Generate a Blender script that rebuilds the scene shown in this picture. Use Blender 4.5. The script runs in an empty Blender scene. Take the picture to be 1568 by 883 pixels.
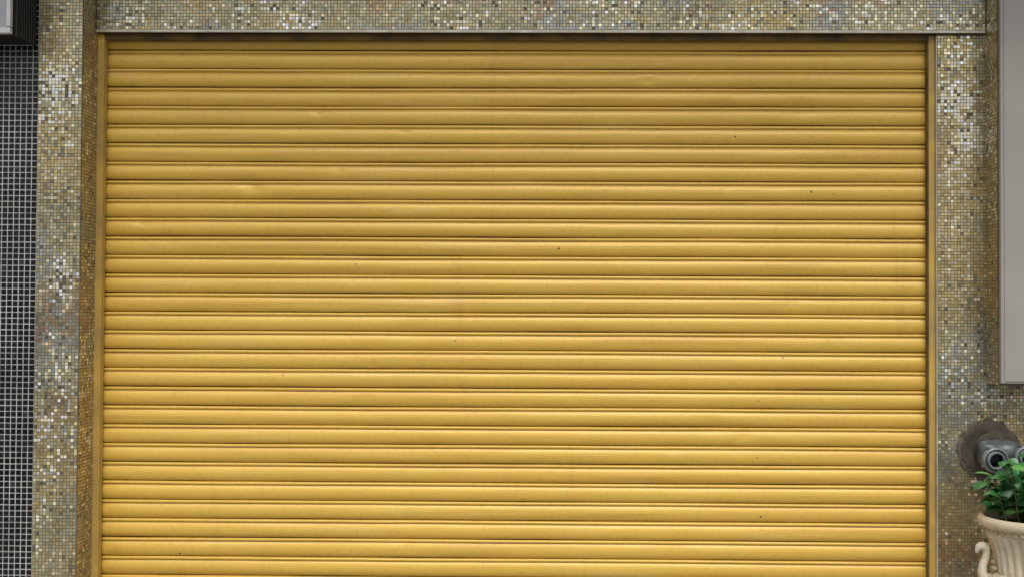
import bpy, bmesh, math, random
import numpy as np
from mathutils import Vector, noise, Matrix
random.seed(7); np.random.seed(7)
scene=bpy.context.scene
R=math.radians

# ---------------------------------------------------------------- helpers
def link(o):
    scene.collection.objects.link(o); return o
def empty(name):
    return link(bpy.data.objects.new(name,None))
def mat(name,color=(.5,.5,.5),rough=.6,metal=0.0):
    m=bpy.data.materials.new(name); m.use_nodes=True
    b=m.node_tree.nodes['Principled BSDF']
    b.inputs['Base Color'].default_value=(*color,1); b.inputs['Roughness'].default_value=rough
    b.inputs['Metallic'].default_value=metal
    return m
def N(m,t,**kw):
    n=m.node_tree.nodes.new(t)
    for k,v in kw.items(): setattr(n,k,v)
    return n
def L(m,a,b): m.node_tree.links.new(a,b)
def noisy(name,c1,c2,scale=8,rough=.7,bump=.2,metal=0,detail=6,vec_scale=None,bscale=None):
    m=mat(name,c1,rough,metal); b=m.node_tree.nodes['Principled BSDF']
    tc=N(m,'ShaderNodeTexCoord'); mp=N(m,'ShaderNodeMapping')
    if vec_scale: mp.inputs['Scale'].default_value=vec_scale
    L(m,tc.outputs['Object'],mp.inputs['Vector'])
    n=N(m,'ShaderNodeTexNoise'); n.inputs['Scale'].default_value=scale; n.inputs['Detail'].default_value=detail
    L(m,mp.outputs[0],n.inputs['Vector'])
    r=N(m,'ShaderNodeValToRGB'); r.color_ramp.elements[0].position=.35; r.color_ramp.elements[1].position=.65
    r.color_ramp.elements[0].color=(*c1,1); r.color_ramp.elements[1].color=(*c2,1)
    L(m,n.outputs['Fac'],r.inputs['Fac']); L(m,r.outputs['Color'],b.inputs['Base Color'])
    n2=N(m,'ShaderNodeTexNoise'); n2.inputs['Scale'].default_value=bscale or scale*6; n2.inputs['Detail'].default_value=5
    L(m,mp.outputs[0],n2.inputs['Vector'])
    bp=N(m,'ShaderNodeBump'); bp.inputs['Strength'].default_value=bump; bp.inputs['Distance'].default_value=.01
    L(m,n2.outputs['Fac'],bp.inputs['Height']); L(m,bp.outputs['Normal'],b.inputs['Normal'])
    return m
def box(name,x0,x1,y0,y1,z0,z1,m,bev=0,parent=None):
    me=bpy.data.meshes.new(name); bm=bmesh.new()
    bmesh.ops.create_cube(bm,size=1)
    for v in bm.verts:
        v.co=Vector(((x0+x1)/2+v.co.x*(x1-x0),(y0+y1)/2+v.co.y*(y1-y0),(z0+z1)/2+v.co.z*(z1-z0)))
    if bev: bmesh.ops.bevel(bm,geom=bm.edges[:],offset=bev,segments=3,affect='EDGES',profile=.5)
    bm.to_mesh(me); bm.free(); me.materials.append(m)
    o=link(bpy.data.objects.new(name,me))
    if parent: o.parent=parent
    return o
def lathe(name,prof,m,seg=64,loc=(0,0,0),axis='Z',flute=None,parent=None,smooth=True):
    vs=[];fs=[]
    for p in prof:
        r,h=p[0],p[1]; a=p[2] if len(p)>2 else 0
        for i in range(seg):
            t=2*math.pi*i/seg
            rr=r+(a*abs(math.sin(t*(flute or 0)/2)) if a else 0)
            if axis=='Z': vs.append((rr*math.cos(t),rr*math.sin(t),h))
            else: vs.append((rr*math.cos(t),-h,rr*math.sin(t)))
    n=len(prof)
    for j in range(n-1):
        for i in range(seg):
            k=(i+1)%seg
            fs.append((j*seg+i,j*seg+k,(j+1)*seg+k,(j+1)*seg+i))
    me=bpy.data.meshes.new(name); me.from_pydata(vs,[],fs); me.materials.append(m)
    bm=bmesh.new(); bm.from_mesh(me); bmesh.ops.recalc_face_normals(bm,faces=bm.faces); bm.to_mesh(me); bm.free()
    if smooth:
        me.shade_smooth()
        try: me.set_sharp_from_angle(angle=R(40))
        except Exception: pass
    o=link(bpy.data.objects.new(name,me)); o.location=loc
    if parent: o.parent=parent
    return o
def tube(name,pts,radii,m,seg=16,parent=None,loc=(0,0,0)):
    pts=[Vector(p) for p in pts]; vs=[];fs=[]
    for i,p in enumerate(pts):
        d=(pts[min(i+1,len(pts)-1)]-pts[max(i-1,0)]).normalized()
        ref=Vector((0,1,0)) if abs(d.y)<.9 else Vector((0,0,1))
        a=d.cross(ref).normalized(); b=d.cross(a).normalized()
        r=radii[i] if hasattr(radii,'__len__') else radii
        for k in range(seg):
            t=2*math.pi*k/seg; vs.append(p+a*math.cos(t)*r+b*math.sin(t)*r)
    for i in range(len(pts)-1):
        for k in range(seg):
            q=(k+1)%seg; fs.append((i*seg+k,i*seg+q,(i+1)*seg+q,(i+1)*seg+k))
    fs.append(tuple(range(seg))); fs.append(tuple((len(pts)-1)*seg+k for k in range(seg)))
    me=bpy.data.meshes.new(name); me.from_pydata([tuple(v) for v in vs],[],fs); me.materials.append(m)
    bm=bmesh.new(); bm.from_mesh(me); bmesh.ops.recalc_face_normals(bm,faces=bm.faces); bm.to_mesh(me); bm.free()
    me.shade_smooth()
    o=link(bpy.data.objects.new(name,me)); o.location=loc
    if parent: o.parent=parent
    return o

# ---------------------------------------------------------------- tile materials
def tile_mat(name,rough=.28,spec=.5):
    m=mat(name,(.5,.5,.5),rough); b=m.node_tree.nodes['Principled BSDF']
    b.inputs['Specular IOR Level'].default_value=spec
    a=N(m,'ShaderNodeAttribute'); a.attribute_name='tcol'; L(m,a.outputs['Color'],b.inputs['Base Color'])
    a2=N(m,'ShaderNodeAttribute'); a2.attribute_name='tmet'; L(m,a2.outputs['Fac'],b.inputs['Metallic'])
    tc=N(m,'ShaderNodeTexCoord'); n=N(m,'ShaderNodeTexNoise'); n.inputs['Scale'].default_value=9; n.inputs['Detail'].default_value=4
    L(m,tc.outputs['Object'],n.inputs['Vector'])
    mr=N(m,'ShaderNodeMapRange'); mr.inputs['To Min'].default_value=rough-.12; mr.inputs['To Max'].default_value=rough+.20
    mr.inputs['From Min'].default_value=.3; mr.inputs['From Max'].default_value=.7
    L(m,n.outputs['Fac'],mr.inputs['Value']); L(m,mr.outputs[0],b.inputs['Roughness'])
    return m
M_mos=tile_mat('mosaic_tiles_glass',.26)
M_blk=tile_mat('black_ceramic_tiles',.25,.3)
M_grout=noisy('olive_grout',(.13,.112,.068),(.21,.185,.12),6,.9,.2)
M_grout_w=noisy('white_grout',(.40,.40,.39),(.62,.62,.60),3,.85,.2)

def tiles(name,origin,U,V,W,H,pitch,gap,colfn,tilt,parent,m,lift=.0016):
    origin=np.array(origin,float);U=np.array(U,float);V=np.array(V,float);Nn=np.cross(U,V)
    nu=max(1,round(W/pitch));nv=max(1,round(H/pitch));pu=W/nu;pv=H/nv
    vs=np.zeros((nu*nv*4,3));cols=np.zeros((nu*nv,4));mets=np.zeros(nu*nv)
    hu=(pu-gap)/2;hv=(pv-gap)/2;k=0
    for j in range(nv):
        wob=(random.random()-.5)*.0006
        for i in range(nu):
            c=origin+U*((i+.5)*pu+random.gauss(0,.00025))+V*((j+.5)*pv+wob+random.gauss(0,.00025))+Nn*lift
            nx=noise.noise(Vector(c*5.0))*tilt*1.2; nz=noise.noise(Vector(c*5.0+31.7))*tilt*1.2
            a=random.gauss(nx,tilt); b=random.gauss(nz,tilt)
            a=max(-.1,min(.1,a)); b=max(-.1,min(.1,b))
            for q,(su,sv) in enumerate(((-1,-1),(1,-1),(1,1),(-1,1))):
                vs[k*4+q]=c+U*su*hu+V*sv*hv+Nn*(a*su*hu+b*sv*hv)
            col,mt=colfn(c,i,j); cols[k]=(*col,1); mets[k]=mt
            k+=1
    me=bpy.data.meshes.new(name)
    me.from_pydata(vs.tolist(),[],np.arange(nu*nv*4).reshape(-1,4).tolist())
    at=me.attributes.new('tcol','FLOAT_COLOR','FACE'); at.data.foreach_set('color',cols.ravel())
    at=me.attributes.new('tmet','FLOAT','FACE'); at.data.foreach_set('value',mets)
    me.materials.append(m)
    o=link(bpy.data.objects.new(name,me)); o.parent=parent
    return o

glint_blobs=[(-1.97,2.66,.09,.8),(-2.01,2.56,.09,.55),(-1.93,2.44,.06,.3),(-1.93,1.86,.06,.85),(-1.93,1.76,.05,.6),(-1.97,1.50,.09,.35),(-1.95,1.36,.10,.4),(-1.95,1.22,.08,.35),  # clusters where sky glints are put into the colour of pale tiles
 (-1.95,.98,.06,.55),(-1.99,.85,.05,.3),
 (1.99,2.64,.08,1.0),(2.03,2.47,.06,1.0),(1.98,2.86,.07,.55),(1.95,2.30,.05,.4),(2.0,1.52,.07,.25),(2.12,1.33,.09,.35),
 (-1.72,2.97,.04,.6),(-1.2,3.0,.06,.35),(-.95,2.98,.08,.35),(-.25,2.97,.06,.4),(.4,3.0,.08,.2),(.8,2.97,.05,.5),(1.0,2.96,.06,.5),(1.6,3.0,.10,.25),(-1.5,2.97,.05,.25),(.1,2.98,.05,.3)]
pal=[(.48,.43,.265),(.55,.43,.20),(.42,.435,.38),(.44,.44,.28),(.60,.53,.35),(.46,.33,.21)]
def mosaic_col(c,i,j):
    p=Vector(c); r=random.random()
    f=noise.noise(p*2.3)+.5*noise.noise(p*6+Vector((9,9,9)))
    g=noise.noise(p*3.1+Vector((4,40,2)))+.6*noise.noise(p*9+Vector((1,3,7)))
    w=random.random()
    base=pal[0]
    if f>.18: base=pal[1] if w<.65 else pal[4]
    elif f<-.25: base=pal[2] if w<.6 else pal[0]
    elif w<.20: base=pal[3]
    elif w<.40: base=pal[4]
    elif w<.52: base=pal[1]
    if noise.noise(p*4+Vector((50,3,8)))>.38 and w>.5: base=pal[5]
    v=random.uniform(.78,1.18)
    dens=0
    for bx,bz,br,bs in glint_blobs:
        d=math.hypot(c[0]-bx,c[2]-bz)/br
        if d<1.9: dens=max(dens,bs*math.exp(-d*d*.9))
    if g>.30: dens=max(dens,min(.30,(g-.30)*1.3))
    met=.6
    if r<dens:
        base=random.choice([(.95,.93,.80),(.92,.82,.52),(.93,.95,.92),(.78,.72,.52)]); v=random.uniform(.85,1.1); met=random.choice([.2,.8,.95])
    elif r<dens*1.15+.012:
        base=(.16,.14,.10); met=.3
    elif g<-.3 and random.random()<.25:
        base=(.28,.26,.18)
    elif random.random()<.035:
        base=(.90,.82,.56)
    return tuple(min(.97,x*v) for x in base),met
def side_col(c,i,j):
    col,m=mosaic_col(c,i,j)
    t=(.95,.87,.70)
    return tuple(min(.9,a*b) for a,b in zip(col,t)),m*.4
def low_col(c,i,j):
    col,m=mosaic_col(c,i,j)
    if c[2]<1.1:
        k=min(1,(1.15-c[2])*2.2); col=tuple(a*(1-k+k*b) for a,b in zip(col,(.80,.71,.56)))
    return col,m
def black_col(c,i,j):
    v=random.uniform(.006,.014)
    if random.random()<.03: v*=2.5
    return (v,v,v*1.15),0

TOP=3.9
pil=empty('mosaic_pilaster')
box('core',-2.044,-1.852,-.148,.20,0,TOP,M_grout,0,pil)
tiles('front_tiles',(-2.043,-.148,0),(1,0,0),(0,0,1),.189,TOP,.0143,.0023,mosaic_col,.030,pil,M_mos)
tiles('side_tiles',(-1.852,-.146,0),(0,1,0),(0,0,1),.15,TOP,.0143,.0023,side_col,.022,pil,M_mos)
M_trim=noisy('aluminium_trim',(.70,.68,.58),(.50,.47,.36),12,.4,.1,.3)
beam=empty('mosaic_lintel')
box('core',-1.848,2.092,-.020,.20,2.936,TOP,M_grout,0,beam)
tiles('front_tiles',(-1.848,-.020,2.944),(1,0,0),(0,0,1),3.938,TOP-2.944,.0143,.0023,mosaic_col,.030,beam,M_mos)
box('edge_trim',-1.848,2.090,-.026,-.0205,2.930,2.9425,M_trim,.002,beam)
rw=empty('mosaic_wall')
box('core',1.884,3.6,0,.20,0,2.934,M_grout,0,rw)
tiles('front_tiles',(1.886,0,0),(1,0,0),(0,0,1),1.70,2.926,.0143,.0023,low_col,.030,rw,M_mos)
box('corner_trim',1.8805,1.8845,-.003,.05,0,2.925,M_trim,.001,rw)
pr=empty('mosaic_pier')
box('core',2.096,2.98,-.148,-.003,1.392,TOP,M_grout,0,pr)
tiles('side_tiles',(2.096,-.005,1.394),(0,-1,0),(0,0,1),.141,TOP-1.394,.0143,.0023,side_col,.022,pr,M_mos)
box('upper_core',2.098,3.6,.004,.2,2.94,TOP,M_grout,0,pr)
M_panel=noisy('grey_painted_panel',(.325,.308,.28),(.395,.375,.34),1.5,.5,.05)
cab=empty('grey_wall_cabinet')
box('door',2.098,2.95,-.175,-.150,1.402,TOP-.02,M_panel,.005,cab)
box('door_skin',2.112,2.935,-.179,-.1755,1.412,TOP-.04,M_panel,.0015,cab)
bw=empty('black_tiled_wall')
box('core',-4.4,-2.047,-.138,.20,0,TOP,M_grout_w,0,bw)
tiles('tiles',(-4.4,-.138,0),(1,0,0),(0,0,1),2.352,TOP,.0252,.0042,black_col,.008,bw,M_blk)

M_st=noisy('stucco',(.36,.34,.30),(.42,.40,.35),3,.85,.3)
uf=empty('upper_facade')
box('wall',-4.4,3.6,-.10,.25,TOP+.002,6.8,M_st,0,uf)
box('added_shade_slab',-4.4,3.6,-1.25,-.102,TOP+.50,TOP+.65,M_st,.01,uf)  # added overhead slab, out of view, to shade the shutter top
box('added_shade_fascia',-4.42,3.62,-1.29,-1.252,TOP+.43,TOP+.69,M_st,.01,uf)  # front edge of the added shading slab

# ---------------------------------------------------------------- projecting box, upper left
M_white=noisy('white_metal_frame',(.62,.63,.63),(.5,.51,.51),6,.4,.05)
M_lens=noisy('grey_diffuser',(.30,.31,.32),(.38,.39,.40),3,.35,.03)
M_black=mat('black_ribbed_plastic',(.012,.012,.013),.45)
sb=empty('wall_mounted_light_box')
X1=-2.062
box('housing',-2.70,X1-.006,-.335,-.140,2.845,3.55,M_black,.004,sb)
for i in range(9):
    y=-.150-i*.0205
    box('rib_%d'%i,X1-.006,X1+.008,y-.008,y,2.838,3.55,M_black,.002,sb)
box('frame_bottom',-2.70,X1-.002,-.360,-.3355,2.842,2.868,M_white,.004,sb)
box('frame_side',X1-.020,X1-.002,-.360,-.3355,2.870,3.55,M_white,.004,sb)
box('diffuser',-2.70,X1-.021,-.352,-.3355,2.869,3.55,M_lens,.001,sb)

# ---------------------------------------------------------------- shutter
def shutter_mat():
    m=mat('yellow_shutter_paint',(.7,.44,.06),.42); b=m.node_tree.nodes['Principled BSDF']
    tc=N(m,'ShaderNodeTexCoord')
    def nz(scale,vs,detail=5,rough=.55,loc=(0,0,0)):
        mp=N(m,'ShaderNodeMapping'); mp.inputs['Scale'].default_value=vs; mp.inputs['Location'].default_value=loc
        L(m,tc.outputs['Object'],mp.inputs['Vector'])
        n=N(m,'ShaderNodeTexNoise'); n.inputs['Scale'].default_value=scale; n.inputs['Detail'].default_value=detail; n.inputs['Roughness'].default_value=rough
        L(m,mp.outputs[0],n.inputs['Vector']); return n
    def ramp(src,p0,p1,c0=(0,0,0,1),c1=(1,1,1,1)):
        r=N(m,'ShaderNodeValToRGB'); r.color_ramp.elements[0].position=p0; r.color_ramp.elements[1].position=p1
        r.color_ramp.elements[0].color=c0; r.color_ramp.elements[1].color=c1; L(m,src,r.inputs['Fac']); return r.outputs['Color']
    def mix(fac,a,bb,mode='MIX'):
        x=N(m,'ShaderNodeMix'); x.data_type='RGBA'; x.blend_type=mode
        if isinstance(fac,float): x.inputs[0].default_value=fac
        else: L(m,fac,x.inputs[0])
        for s,i in ((a,6),(bb,7)):
            if isinstance(s,tuple): x.inputs[i].default_value=(*s,1)
            else: L(m,s,x.inputs[i])
        return x.outputs[2]
    big=nz(1.1,(.6,1,1.2),3)
    c=mix(ramp(big.outputs['Fac'],.35,.68),(.71,.445,.073),(.77,.50,.092))
    streak=nz(3.0,(.20,1,7),4)
    c=mix(ramp(streak.outputs['Fac'],.53,.72,(0,0,0,1),(.8,.8,.8,1)),c,(.59,.33,.048))
    pale=nz(2.2,(.5,1,8),3,.5,(5,0,3))
    c=mix(ramp(pale.outputs['Fac'],.60,.74,(0,0,0,1),(.5,.5,.5,1)),c,(.84,.62,.21))
    drip=nz(2.2,(4,1,.45),5,.65,(2,0,9))
    c=mix(ramp(drip.outputs['Fac'],.60,.80,(0,0,0,1),(.35,.35,.35,1)),c,(.48,.27,.05))
    fine=nz(40,(1,1,1),5,.7)
    c=mix(1.0,c,ramp(fine.outputs['Fac'],.34,.50,(.91,.90,.87,1),(1,1,1,1)),'MULTIPLY')
    at=N(m,'ShaderNodeAttribute'); at.attribute_name='groove_shade_grime'  # mask painting shade, along with grime, into gaps and slat undersides
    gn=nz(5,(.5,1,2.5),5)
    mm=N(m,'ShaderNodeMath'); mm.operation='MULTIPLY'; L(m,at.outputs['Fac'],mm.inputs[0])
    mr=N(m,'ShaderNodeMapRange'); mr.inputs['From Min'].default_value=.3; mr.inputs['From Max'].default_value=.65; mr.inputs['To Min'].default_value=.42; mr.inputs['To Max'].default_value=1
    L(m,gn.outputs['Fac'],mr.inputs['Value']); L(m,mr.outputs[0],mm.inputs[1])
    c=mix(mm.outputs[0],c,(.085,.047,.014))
    vo=N(m,'ShaderNodeTexVoronoi'); vo.inputs['Scale'].default_value=9; mp=N(m,'ShaderNodeMapping'); mp.inputs['Scale'].default_value=(1,.15,1.3)
    L(m,tc.outputs['Object'],mp.inputs['Vector'])
    wn=nz(60,(1,1,1),3); add=N(m,'ShaderNodeMix'); add.data_type='VECTOR'; add.inputs[0].default_value=.012
    L(m,mp.outputs[0],add.inputs[4]); L(m,wn.outputs['Color'],add.inputs[5]); L(m,add.outputs[1],vo.inputs['Vector'])
    sep=N(m,'ShaderNodeSeparateColor'); L(m,vo.outputs['Color'],sep.inputs[0])
    sz=N(m,'ShaderNodeMapRange'); sz.inputs['From Min'].default_value=.60; sz.inputs['From Max'].default_value=1; sz.inputs['To Min'].default_value=0; sz.inputs['To Max'].default_value=.06
    L(m,sep.outputs[0],sz.inputs['Value'])
    lt=N(m,'ShaderNodeMath'); lt.operation='LESS_THAN'; L(m,vo.outputs['Distance'],lt.inputs[0]); L(m,sz.outputs[0],lt.inputs[1])
    gt=N(m,'ShaderNodeMath'); gt.operation='GREATER_THAN'; L(m,sep.outputs[1],gt.inputs[0]); gt.inputs[1].default_value=.55
    chipc=mix(gt.outputs[0],(.13,.095,.065),(.50,.51,.50))
    c=mix(lt.outputs[0],c,chipc)
    L(m,c,b.inputs['Base Color'])
    b.inputs['Metallic'].default_value=.08
    rg=N(m,'ShaderNodeMapRange'); rg.inputs['To Min'].default_value=.28; rg.inputs['To Max'].default_value=.48; L(m,streak.outputs['Fac'],rg.inputs['Value']); L(m,rg.outputs[0],b.inputs['Roughness'])
    bp=N(m,'ShaderNodeBump'); bp.inputs['Strength'].default_value=.05; bp.inputs['Distance'].default_value=.004
    L(m,fine.outputs['Fac'],bp.inputs['Height']); L(m,bp.outputs['Normal'],b.inputs['Normal'])
    return m
M_sh=shutter_mat()
sh=empty('roller_shutter')
prof=[(0,-.005),(.010,-.001),(.022,.0035),(.050,.0068),(.085,.0079),(.125,.0076),(.155,.0056),(.178,.0022),(.200,.0008),(.225,.0020),(.28,.0054),(.36,.0083),(.45,.0102),(.54,.0111),(.64,.0109),(.74,.0095),(.83,.0071),(.90,.0041),(.945,.0014),(.965,-.0005),(.980,-.0055)]
pitch=.0841; ztop=2.868+2*pitch
ns=36; nx=321
XL,XR,YS=-1.843,1.858,.060
xs=np.linspace(XL,XR,nx)
dents=[(-1.17,2.245,.035,.009),(.61,2.735,.022,.008),(-.45,1.62,.05,.004),(1.28,1.75,.05,.005),(.4,2.1,.06,.004),(1.3,2.62,.05,.006),(-.1,1.05,.06,.003),(.9,1.2,.05,.004)]
for _ in range(75):
    dents.append((random.uniform(XL,XR),random.uniform(.1,2.9),random.uniform(.012,.045),random.uniform(-.002,.0042)))
V=[];G=[];rows=0
for s in range(ns):
    z0=ztop-s*pitch
    off=random.gauss(0,.0007); tl=random.gauss(0,.0012); ph=random.uniform(0,50)
    zw=np.array([noise.noise(Vector((x*.8,ph,0)))*.0022+noise.noise(Vector((x*4,ph,5)))*.0006 for x in xs])
    for (t,o) in prof:
        z=z0-t*pitch
        ow=np.array([noise.noise(Vector((x*1.1,s*.35,7)))*.0022+noise.noise(Vector((x*5,s*1.3,t*2)))*.0010 for x in xs])
        y=YS-(o+off+tl*(t-.5)+ow)
        zz=z+zw
        for dx,dz,dr,da in dents:
            if abs(dz-z)<dr*2.5:
                y=y+da*np.exp(-(((xs-dx)/(dr*1.3))**2+((dz-z)/dr)**2))
        V.append(np.stack([xs,y,zz],1))
        g=1.0 if (t>.96 or t<.005) else (.5 if t<.015 else (.65 if .19<t<.21 else (.32 if t>.94 or .17<t<.23 else (.14 if t>.89 else (.05 if t>.82 else 0)))))  # painted groove shade, fading up from each slat's lower edge
        G.append(np.full(nx,g)); rows+=1
V=np.concatenate(V);G=np.concatenate(G)
idx=np.arange(rows*nx).reshape(rows,nx)
F=np.stack([idx[:-1,:-1],idx[1:,:-1],idx[1:,1:],idx[:-1,1:]],-1).reshape(-1,4)
me=bpy.data.meshes.new('curtain'); me.from_pydata(V.tolist(),[],F.tolist())
at=me.attributes.new('groove_shade_grime','FLOAT','POINT'); at.data.foreach_set('value',G)
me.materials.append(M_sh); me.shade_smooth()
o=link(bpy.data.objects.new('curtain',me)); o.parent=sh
M_guide=noisy('yellow_guide_paint',(.60,.39,.08),(.40,.27,.09),5,.5,.15,0,6,(1,1,1.2))
M_guide_d=noisy('guide_dark_brown',(.20,.12,.028),(.08,.05,.018),8,.7,.2)  # darker brown version of the guide paint
box('guide_left_flange',-1.8515,-1.829,.002,.012,0,2.93,M_guide,.002,sh)
box('guide_left_lip',-1.8285,-1.822,.0,.040,0,2.93,M_guide,.002,sh)
box('guide_right_flange',1.852,1.8800,.014,.024,0,2.93,M_guide,.002,sh)
box('guide_right_lip',1.846,1.8515,.012,.046,0,2.93,M_guide_d,.002,sh)
box('head_rail',-1.82,1.845,.010,.040,2.906,2.9355,M_guide_d,.003,sh)
box('bottom_bar',-1.82,1.845,.030,.050,.012,.09,M_guide,.004,sh)

# ---------------------------------------------------------------- pipe inlet
M_pipe=noisy('grey_pipe_paint',(.060,.075,.082),(.12,.138,.145),9,.32,.1)
M_pipe_l=noisy('grey_pipe_light',(.24,.27,.275),(.13,.155,.16),14,.32,.1)
M_hole=noisy('weathered_steel_plate',(.045,.035,.025),(.11,.09,.07),14,.8,.5)
M_dark=mat('bore_dark',(.006,.006,.007),.6)
M_mort=noisy('mortar_edge',(.08,.065,.045),(.17,.14,.10),20,.9,.7)
pi=empty('water_pipe_inlet')
CX,CZ=2.105,1.103
def disc(name,r,y,depth,m,jit,seed):
    rnd=random.Random(seed); seg=40; pts=[]
    for i in range(seg):
        t=2*math.pi*i/seg
        rr=r*(1+jit*noise.noise(Vector((math.cos(t)*2.2+seed,math.sin(t)*2.2,0)))+jit*.4*rnd.uniform(-1,1))
        pts.append((CX+rr*math.cos(t),CZ+rr*math.sin(t)))
    vs=[(a,y,b) for a,b in pts]+[(a,y-depth,b) for a,b in pts]+[((a-CX)*.95+CX,y-depth-.002,(b-CZ)*.95+CZ) for a,b in pts]
    fs=[]
    for i in range(seg):
        k=(i+1)%seg; fs.append((i,k,seg+k,seg+i)); fs.append((seg+i,seg+k,2*seg+k,2*seg+i))
    fs.append(tuple(range(2*seg,3*seg)))
    me=bpy.data.meshes.new(name); me.from_pydata(vs,[],fs); me.materials.append(m)
    bm=bmesh.new(); bm.from_mesh(me); bmesh.ops.recalc_face_normals(bm,faces=bm.faces); bm.to_mesh(me); bm.free()
    ob=link(bpy.data.objects.new(name,me)); ob.parent=pi
disc('mortar_ring',.134,-.0025,.005,M_mort,.16,3)
disc('cover_plate',.122,-.0077,.005,M_hole,.10,5)
lathe('collar',[(.0,.0),(.075,0),(.078,.012),(.070,.02),(.05,.022),(.0,.022)],M_hole,40,(CX+.01,-.013,CZ),'Y',parent=pi)
N1=(2.080,1.076); N2=(2.216,1.086)
tube('riser',[(CX+.02,-.02,CZ),(CX+.02,-.06,CZ)],.048,M_pipe,24,pi)
pts=[]
for i in range(9):
    t=i/8; pts.append((N1[0]-.044+.16*t,-.085,N1[1]+.026+.002*t))
tube('cross_body',pts,[.044,.050,.053,.050,.046,.048,.050,.048,.040],M_pipe,24,pi)
for k,(nxp,nzp) in enumerate((N1,N2)):
    lathe('elbow_%d'%k,[(.0,-.05),(.03,-.045),(.046,-.025),(.050,0),(.048,.03),(.048,.045)],M_pipe,36,(nxp,-.085,nzp),'Y',parent=pi)
    pr_=[(.048,.045),(.053,.047),(.055,.052),(.055,.074),(.052,.079),(.047,.081),(.045,.075),(.0455,.068),(.039,.067),(.038,.088),(.036,.091),(.031,.091),(.029,.086),(.029,.01),(.0,.01)]
    lathe('coupling_%d'%k,pr_,M_pipe_l,40,(nxp,-.085,nzp),'Y',parent=pi)
    lathe('bore_%d'%k,[(.0,.012),(.0285,.012),(.0285,.075)],M_dark,30,(nxp,-.085,nzp),'Y',parent=pi)
    for a in range(4):
        t=a*math.pi/2+.5
        lathe('lug_%d_%d'%(k,a),[(0,.05),(.007,.05),(.008,.053),(.008,.073),(.006,.076),(0,.077)],M_pipe,12,(nxp+.056*math.cos(t),-.085,nzp+.056*math.sin(t)),'Y',parent=pi)

# ---------------------------------------------------------------- urn
M_urn=noisy('cream_cast_stone',(.54,.46,.31),(.70,.63,.48),9,.65,.35)
M_urn_d=noisy('weathered_cast_stone',(.36,.29,.17),(.58,.50,.36),14,.7,.4)
M_soil=noisy('potting_soil',(.03,.02,.012),(.06,.04,.025),30,.95,.8)
UX,UY,UZ=2.115,-.46,.378
urn=empty('garden_urn'); urn.location=(UX,UY,UZ)
P=[(0,0),(.115,0),(.118,.012),(.115,.028),(.098,.038),(.075,.05),(.058,.07),(.052,.088),(.060,.10),(.066,.108),(.060,.116),
   (.075,.128,.006),(.105,.148,.010),(.132,.180,.012),(.145,.215,.011),(.150,.245,.006),(.148,.262),(.156,.268),(.158,.278),(.152,.286),(.140,.292),
   (.138,.300,.007),(.137,.33,.009),(.141,.37,.010),(.150,.405,.011),(.164,.435,.011),(.174,.448,.006),(.178,.454),(.184,.462),(.184,.468),
   (.192,.474),(.203,.480),(.208,.490),(.208,.502),(.203,.512),(.192,.518),(.182,.514),(.176,.50),(.172,.47),(0,.468)]
lathe('bowl',P,M_urn,224,(0,0,0),'Z',flute=28,parent=urn)
bm=bmesh.new()
for i in range(44):
    t=2*math.pi*i/44
    mtx=Matrix.Translation((.190*math.cos(t),.190*math.sin(t),.466))@Matrix.Rotation(t,4,'Z')@Matrix.Diagonal((.6,1,1.1,1))
    bmesh.ops.create_uvsphere(bm,u_segments=10,v_segments=6,radius=.010,matrix=mtx)
me=bpy.data.meshes.new('rim_beads'); bm.to_mesh(me); bm.free(); me.shade_smooth(); me.materials.append(M_urn_d)
o=link(bpy.data.objects.new('rim_beads',me)); o.parent=urn
for k,sg in enumerate((-1,1)):
    pts=[];rad=[]
    ctrl=[(.135,.285,.016),(.160,.262,.020),(.186,.262,.021),(.200,.288,.019),(.198,.322,.016),(.188,.350,.0145),(.184,.375,.0145),(.192,.394,.017),(.208,.396,.017),(.219,.384,.011),(.224,.368,.005)]
    for i in range(len(ctrl)-1):
        p0=ctrl[max(i-1,0)];p1=ctrl[i];p2=ctrl[i+1];p3=ctrl[min(i+2,len(ctrl)-1)]
        for q in range(5):
            t=q/5
            f=[.5*((2*p1[d])+(-p0[d]+p2[d])*t+(2*p0[d]-5*p1[d]+4*p2[d]-p3[d])*t*t+(-p0[d]+3*p1[d]-3*p2[d]+p3[d])*t**3) for d in range(3)]
            pts.append((sg*f[0],0,f[1])); rad.append(f[2])
    tube('handle_%d'%k,pts,rad,M_urn,14,urn)
    bm=bmesh.new()
    for (hx,hz,rr) in ((.150,.26,.028),(.168,.245,.024),(.185,.25,.020),(.172,.275,.018),(.147,.225,.022),(.155,.31,.014),(.158,.335,.010)):
        bmesh.ops.create_uvsphere(bm,u_segments=14,v_segments=10,radius=rr,matrix=Matrix.Translation((sg*hx,0,hz))@Matrix.Diagonal((1,1.2,.8,1)))
    me=bpy.data.meshes.new('acanthus_%d'%k); bm.to_mesh(me); bm.free(); me.shade_smooth(); me.materials.append(M_urn_d)
    o=link(bpy.data.objects.new('acanthus_%d'%k,me)); o.parent=urn
box('plinth',-.13,.13,-.13,.13,-.04,-.001,M_urn,.005,urn)
box('pedestal_shaft',-.15,.15,-.15,.15,-.34,-.041,M_urn,.008,urn)
box('pedestal_base',-.19,.19,-.19,.19,-.378,-.341,M_urn,.008,urn)
lathe('soil',[(.0,.484),(.10,.488),(.174,.478)],M_soil,40,(0,0,0),'Z',parent=urn)

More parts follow.
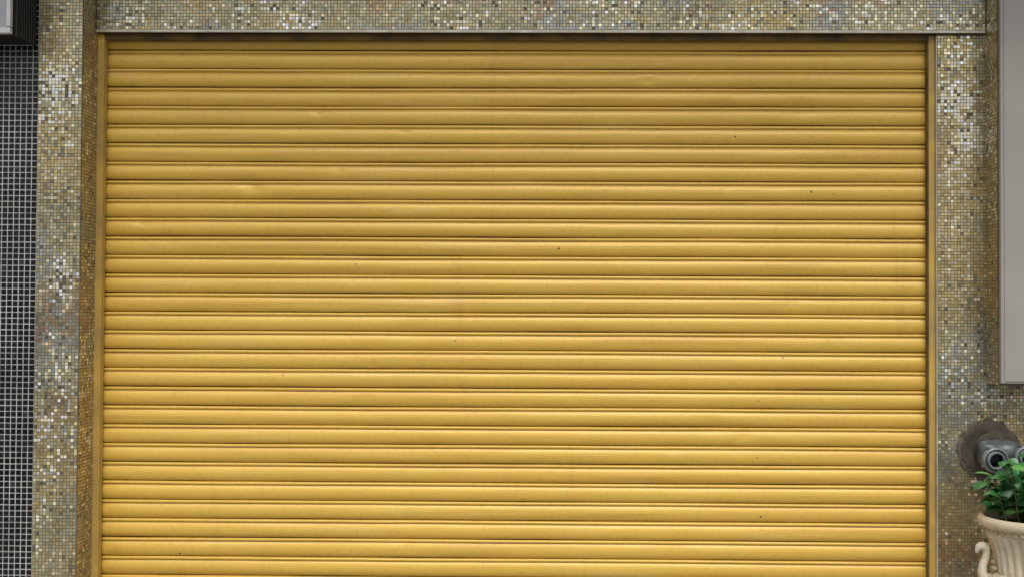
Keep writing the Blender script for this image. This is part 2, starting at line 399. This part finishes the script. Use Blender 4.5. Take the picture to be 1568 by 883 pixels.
# ---------------------------------------------------------------- plant
M_leaf=mat('glossy_leaf',(.05,.14,.03),.30)
b=M_leaf.node_tree.nodes['Principled BSDF']
a=N(M_leaf,'ShaderNodeAttribute'); a.attribute_name='lcol'; L(M_leaf,a.outputs['Color'],b.inputs['Base Color'])
M_stem=noisy('plant_stem',(.07,.09,.03),(.12,.09,.05),20,.7,.2)
plant=empty('leafy_plant'); plant.location=(UX,UY,UZ+.48)
vs=[];fs=[];cols=[]
def leaf(p,d,up,ln,wd,col):
    d=d.normalized(); s=d.cross(up).normalized(); n=s.cross(d).normalized()
    prof=[(0,.08),(.15,.55),(.35,.92),(.55,1),(.75,.82),(.9,.48),(1,.06)]
    base=len(vs)
    for t,w in prof:
        c=p+d*(t*ln)-n*(t*t*ln*.22)
        for q in (-1,0,1):
            vs.append(tuple(c+s*(q*w*wd/2)+n*(abs(q)*w*wd*.16)))
    for i in range(len(prof)-1):
        for q in range(2):
            a=base+i*3+q; fs.append((a,a+1,a+4,a+3)); cols.append((*[x*random.uniform(.90,1.1) for x in col],1))
rp=random.Random(11)
for s in range(50):
    az=rp.uniform(0,2*math.pi); sp=rp.uniform(.01,.085); r0=rp.uniform(0,.125)
    hgt=rp.uniform(.05,.265)*(1.15-sp*2)
    p0=Vector((r0*math.cos(az),r0*math.sin(az),0)); p3=Vector(((r0+sp)*math.cos(az),(r0+sp)*math.sin(az),hgt))
    path=[p0.lerp(p3,t)+Vector((0,0,.03*math.sin(t*math.pi))) for t in [i/6 for i in range(7)]]
    tube('stem_%d'%s,path,[.004-.0004*i for i in range(7)],M_stem,6,plant)
    nl=rp.randint(9,14)
    for k in range(nl):
        t=.2+.83*k/nl; j=min(5,int(t*6)); q=path[j].lerp(path[min(6,j+1)],min(1,t*6-j))
        ang=k*2.4+rp.uniform(-.4,.4)
        d=Vector((math.cos(ang),math.sin(ang),rp.uniform(-.35,.8)))
        g=rp.random()
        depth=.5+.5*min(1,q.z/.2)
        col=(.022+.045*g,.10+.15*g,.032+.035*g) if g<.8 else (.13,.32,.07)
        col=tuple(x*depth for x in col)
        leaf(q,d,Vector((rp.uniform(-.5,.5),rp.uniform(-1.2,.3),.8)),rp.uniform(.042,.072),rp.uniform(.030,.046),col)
me=bpy.data.meshes.new('leaves'); me.from_pydata(vs,[],fs)
at=me.attributes.new('lcol','FLOAT_COLOR','FACE'); at.data.foreach_set('color',np.array(cols).ravel())
me.materials.append(M_leaf); me.shade_smooth()
o=link(bpy.data.objects.new('leaves',me)); o.parent=plant

# ---------------------------------------------------------------- ground
M_pave=noisy('pavement_concrete',(.26,.25,.23),(.34,.33,.30),4,.85,.3)
M_road=noisy('asphalt',(.045,.045,.047),(.06,.06,.062),20,.9,.5)
M_kerb=noisy('kerb_stone',(.30,.29,.27),(.38,.37,.34),8,.8,.3)
box('ground',-400,400,-400,400,-.6,-.13,M_road,0)
pv=empty('pavement')
for i in range(-9,9):
    for j in range(5):
        box('slab_%d_%d'%(i,j),i*.9+.003,(i+1)*.9-.003,-3.6+j*.72+.003,-3.6+(j+1)*.72-.003,-.12,-.001,M_pave,.003,pv)
box('bed',-8.2,8.2,-3.6,.3,-.125,-.008,M_kerb,0,pv)
box('kerb',-8.2,8.2,-3.78,-3.603,-.125,.004,M_kerb,.01)
box('road',-60,60,-11,-3.785,-.128,-.120,M_road,0)

# ---------------------------------------------------------------- light
w=bpy.data.worlds.new('World'); scene.world=w; w.use_nodes=True
nt=w.node_tree; bg=nt.nodes['Background']
sky=nt.nodes.new('ShaderNodeTexSky'); sky.sky_type='NISHITA'; sky.sun_disc=False
EL,AZ=56,176
sky.sun_elevation=R(EL); sky.sun_rotation=R(AZ); sky.air_density=1.0; sky.dust_density=4.0; sky.ozone_density=1
hs=nt.nodes.new('ShaderNodeHueSaturation'); hs.inputs['Saturation'].default_value=.35
nt.links.new(sky.outputs[0],hs.inputs['Color']); nt.links.new(hs.outputs[0],bg.inputs['Color'])
bg.inputs['Strength'].default_value=.128
sd=bpy.data.lights.new('sun','SUN'); sd.energy=1.5; sd.angle=R(35); sd.color=(1,.965,.91)
so=link(bpy.data.objects.new('sun',sd))
az=R(AZ); el=R(EL); tosun=Vector((math.sin(az)*math.cos(el),math.cos(az)*math.cos(el),math.sin(el)))
so.rotation_euler=tosun.to_track_quat('Z','Y').to_euler()

# ---------------------------------------------------------------- camera
cd=bpy.data.cameras.new('camera'); cam=link(bpy.data.objects.new('camera',cd)); scene.camera=cam
cd.sensor_width=36; cd.lens=36*5/4.55*1.004; cd.clip_end=2000; cd.clip_start=.05
yaw,pit,roll=R(.8),R(1.15),R(.27)
cam.rotation_euler=(Matrix.Rotation(yaw,3,'Z')@Matrix.Rotation(R(90)+pit,3,'X')@Matrix.Rotation(roll,3,'Z')).to_euler()
cam.location=(.3,-5,1.7)
cd.shift_x=-.0488
scene.view_settings.view_transform='Standard'; scene.view_settings.look='None'; scene.view_settings.exposure=0
